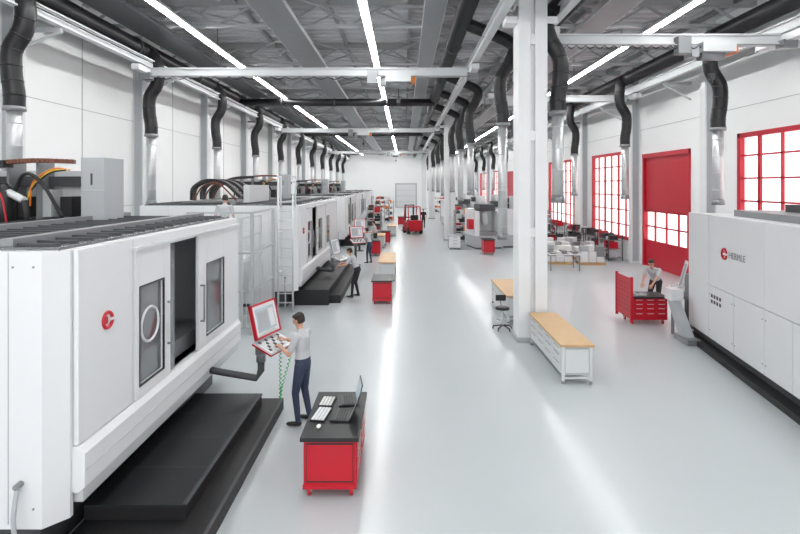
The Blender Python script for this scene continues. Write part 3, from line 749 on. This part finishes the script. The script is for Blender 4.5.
    dg=bpy.context.evaluated_depsgraph_get(); me2=bpy.data.meshes.new_from_object(o.evaluated_get(dg))
    o.modifiers.clear(); o.data=me2
    me2.materials.clear()
    for m in mats: me2.materials.append(MATS[m])
    def dist(p,pr):
        a,c,ra,rc,m=pr; d=c-a; L=d.length_squared; t=0 if L<1e-9 else max(0,min(1,(p-a).dot(d)/L))
        return (p-(a+d*t)).length-(ra+(rc-ra)*t)
    for f in me2.polygons:
        c=f.center; best=min(prims,key=lambda pr:dist(c,pr)); m=best[4]
        q=RH.inverted()@(c-hc)
        if (c-hc).length<0.17 and q.z>-0.13:
            if m in(HA,SK):
                hairy = (q.z>0.055 and q.x<0.085 and not(q.x>0.06 and q.z<0.07)) or (q.x<-0.015 and q.z>-0.055 and abs(q.y)<0.079) or (q.x<0.02 and q.z>0.025)
                m = HA if hairy else SK
        f.material_index=m; f.use_smooth=True
    bm=bmesh.new(); bm.from_mesh(me2)
    for el,wr,sy in hands:
        d=(wr-el).normalized(); up=Vector((0,0,1)) if abs(d.z)<0.8 else Vector((0,-sy,0)); up=(up-d*up.dot(d)).normalized(); sd=d.cross(up).normalized()*(-sy)
        if abs(d.z)>=0.8: up=Vector((0,sy,0)); up=(up-d*up.dot(d)).normalized(); sd=-Vector((1,0,0)); sd=(sd-d*sd.dot(d)).normalized()
        inn=-sd
        F=lambda a,b_,c: wr+d*a+inn*b_+up*c
        Rm=Matrix((d,sd,up)).transposed()
        hull_into(bm,ell_pts(F(0,0,0),(0.026,0.026,0.02),Rm)+ell_pts(F(0.045,0,0),(0.03,0.040,0.016),Rm)+ell_pts(F(0.08,0,-0.004),(0.015,0.041,0.013),Rm),SK)
        for k,(b0,l) in enumerate(((0.032,0.072),(0.011,0.082),(-0.011,0.076),(-0.032,0.058))):
            sp=b0*0.12; p=[F(0.082,b0,-0.002),F(0.082+l*0.45,b0+sp,-0.006),F(0.082+l*0.75,b0+sp*1.4,-0.022),F(0.082+l*0.9,b0+sp*1.5,-0.042)]
            rr=[0.0095,0.009,0.008,0.007]
            for i in range(3): hull_into(bm,ell_pts(p[i],(rr[i],)*3,None,8)+ell_pts(p[i+1],(rr[i+1],)*3,None,8),SK)
        p=[F(0.02,0.028,-0.004),F(0.045,0.052,-0.012),F(0.07,0.062,-0.022),F(0.09,0.060,-0.03)]; rr=[0.014,0.012,0.010,0.008]
        for i in range(3): hull_into(bm,ell_pts(p[i],(rr[i],)*3,None,8)+ell_pts(p[i+1],(rr[i+1],)*3,None,8),SK)
    for sy in (1,-1):
        hull_into(bm,ell_pts(Hd((0.078,sy*0.03,0.005)),(0.011,0.014,0.009),RH,8),EY)
        hull_into(bm,ell_pts(Hd((0.083,sy*0.03,0.026)),(0.008,0.018,0.004),RH,8),HA)
    hull_into(bm,ell_pts(Hd((0.078,0,-0.062)),(0.009,0.024,0.006),RH,8),LI)
    bm.to_mesh(me2); bm.free()
    o.location=loc; o.rotation_euler=(0,0,yaw); o.scale=(scale,)*3
    return o
rad=math.radians
person((-1.64,8.2,0),rad(163),lean=0.05,hx=0.02,footL=(0.07,0.12,0),footR=(0.0,-0.13,0),handL=(0.36,0.10,1.21),handR=(0.40,-0.16,1.26),look=0.35,voxel=0.011,scale=1.02)
person((-1.76,17.5,0),rad(170),lean=0.45,hx=-0.14,hip=0.97,footL=(0.06,0.13,0),footR=(-0.10,-0.12,0),handL=(0.46,0.16,1.08),handR=(0.50,-0.16,1.12),look=0.1,pants='trousers')
person((-1.75,25.0,0),rad(150),lean=0.25,hx=-0.05,handL=(0.4,0.14,1.1),handR=(0.4,-0.14,1.1),pants='jeans',voxel=0.02)
person((-1.7,29.8,0),rad(200),lean=0.15,handL=(0.35,0.2,1.1),handR=(0.2,-0.3,0.95),pants='trousers',voxel=0.02)
person((1.75,45.0,0),rad(-100),pants='trousers',shirt='trousers',voxel=0.025)
person((-5.0,13.9,1.9),rad(90),lean=0.1,voxel=0.02,pants='trousers',scale=0.98)
person((7.62,15.25,0),rad(225),hip=0.95,lean=0.66,hx=-0.18,footL=(0.02,0.14,0),footR=(-0.05,-0.14,0),handL=(0.52,0.12,0.90),handR=(0.54,-0.14,0.90),look=0.1,pants='trousers',scale=1.03)

# ------------------------------------------------------------ world & camera
w=bpy.data.worlds.new('World'); S.world=w; w.use_nodes=True
nt=w.node_tree; bg=nt.nodes['Background']
tc=nt.nodes.new('ShaderNodeTexCoord'); sp=nt.nodes.new('ShaderNodeSeparateXYZ'); cr=nt.nodes.new('ShaderNodeValToRGB')
nt.links.new(tc.outputs['Generated'],sp.inputs[0]); nt.links.new(sp.outputs['Z'],cr.inputs[0]); nt.links.new(cr.outputs[0],bg.inputs[0])
cr.color_ramp.elements[0].color=(1,0.97,0.97,1); cr.color_ramp.elements[1].color=(0.85,0.92,1,1)
bg.inputs[1].default_value=2.4
cam=bpy.data.cameras.new('camera'); co=bpy.data.objects.new('camera',cam); S.collection.objects.link(co)
co.location=(0,0,3.9); co.rotation_euler=(math.radians(90),0,0)
cam.sensor_width=36; cam.lens=22.5; cam.shift_y=-0.1025; cam.shift_x=-0.005; cam.clip_end=300
S.camera=co
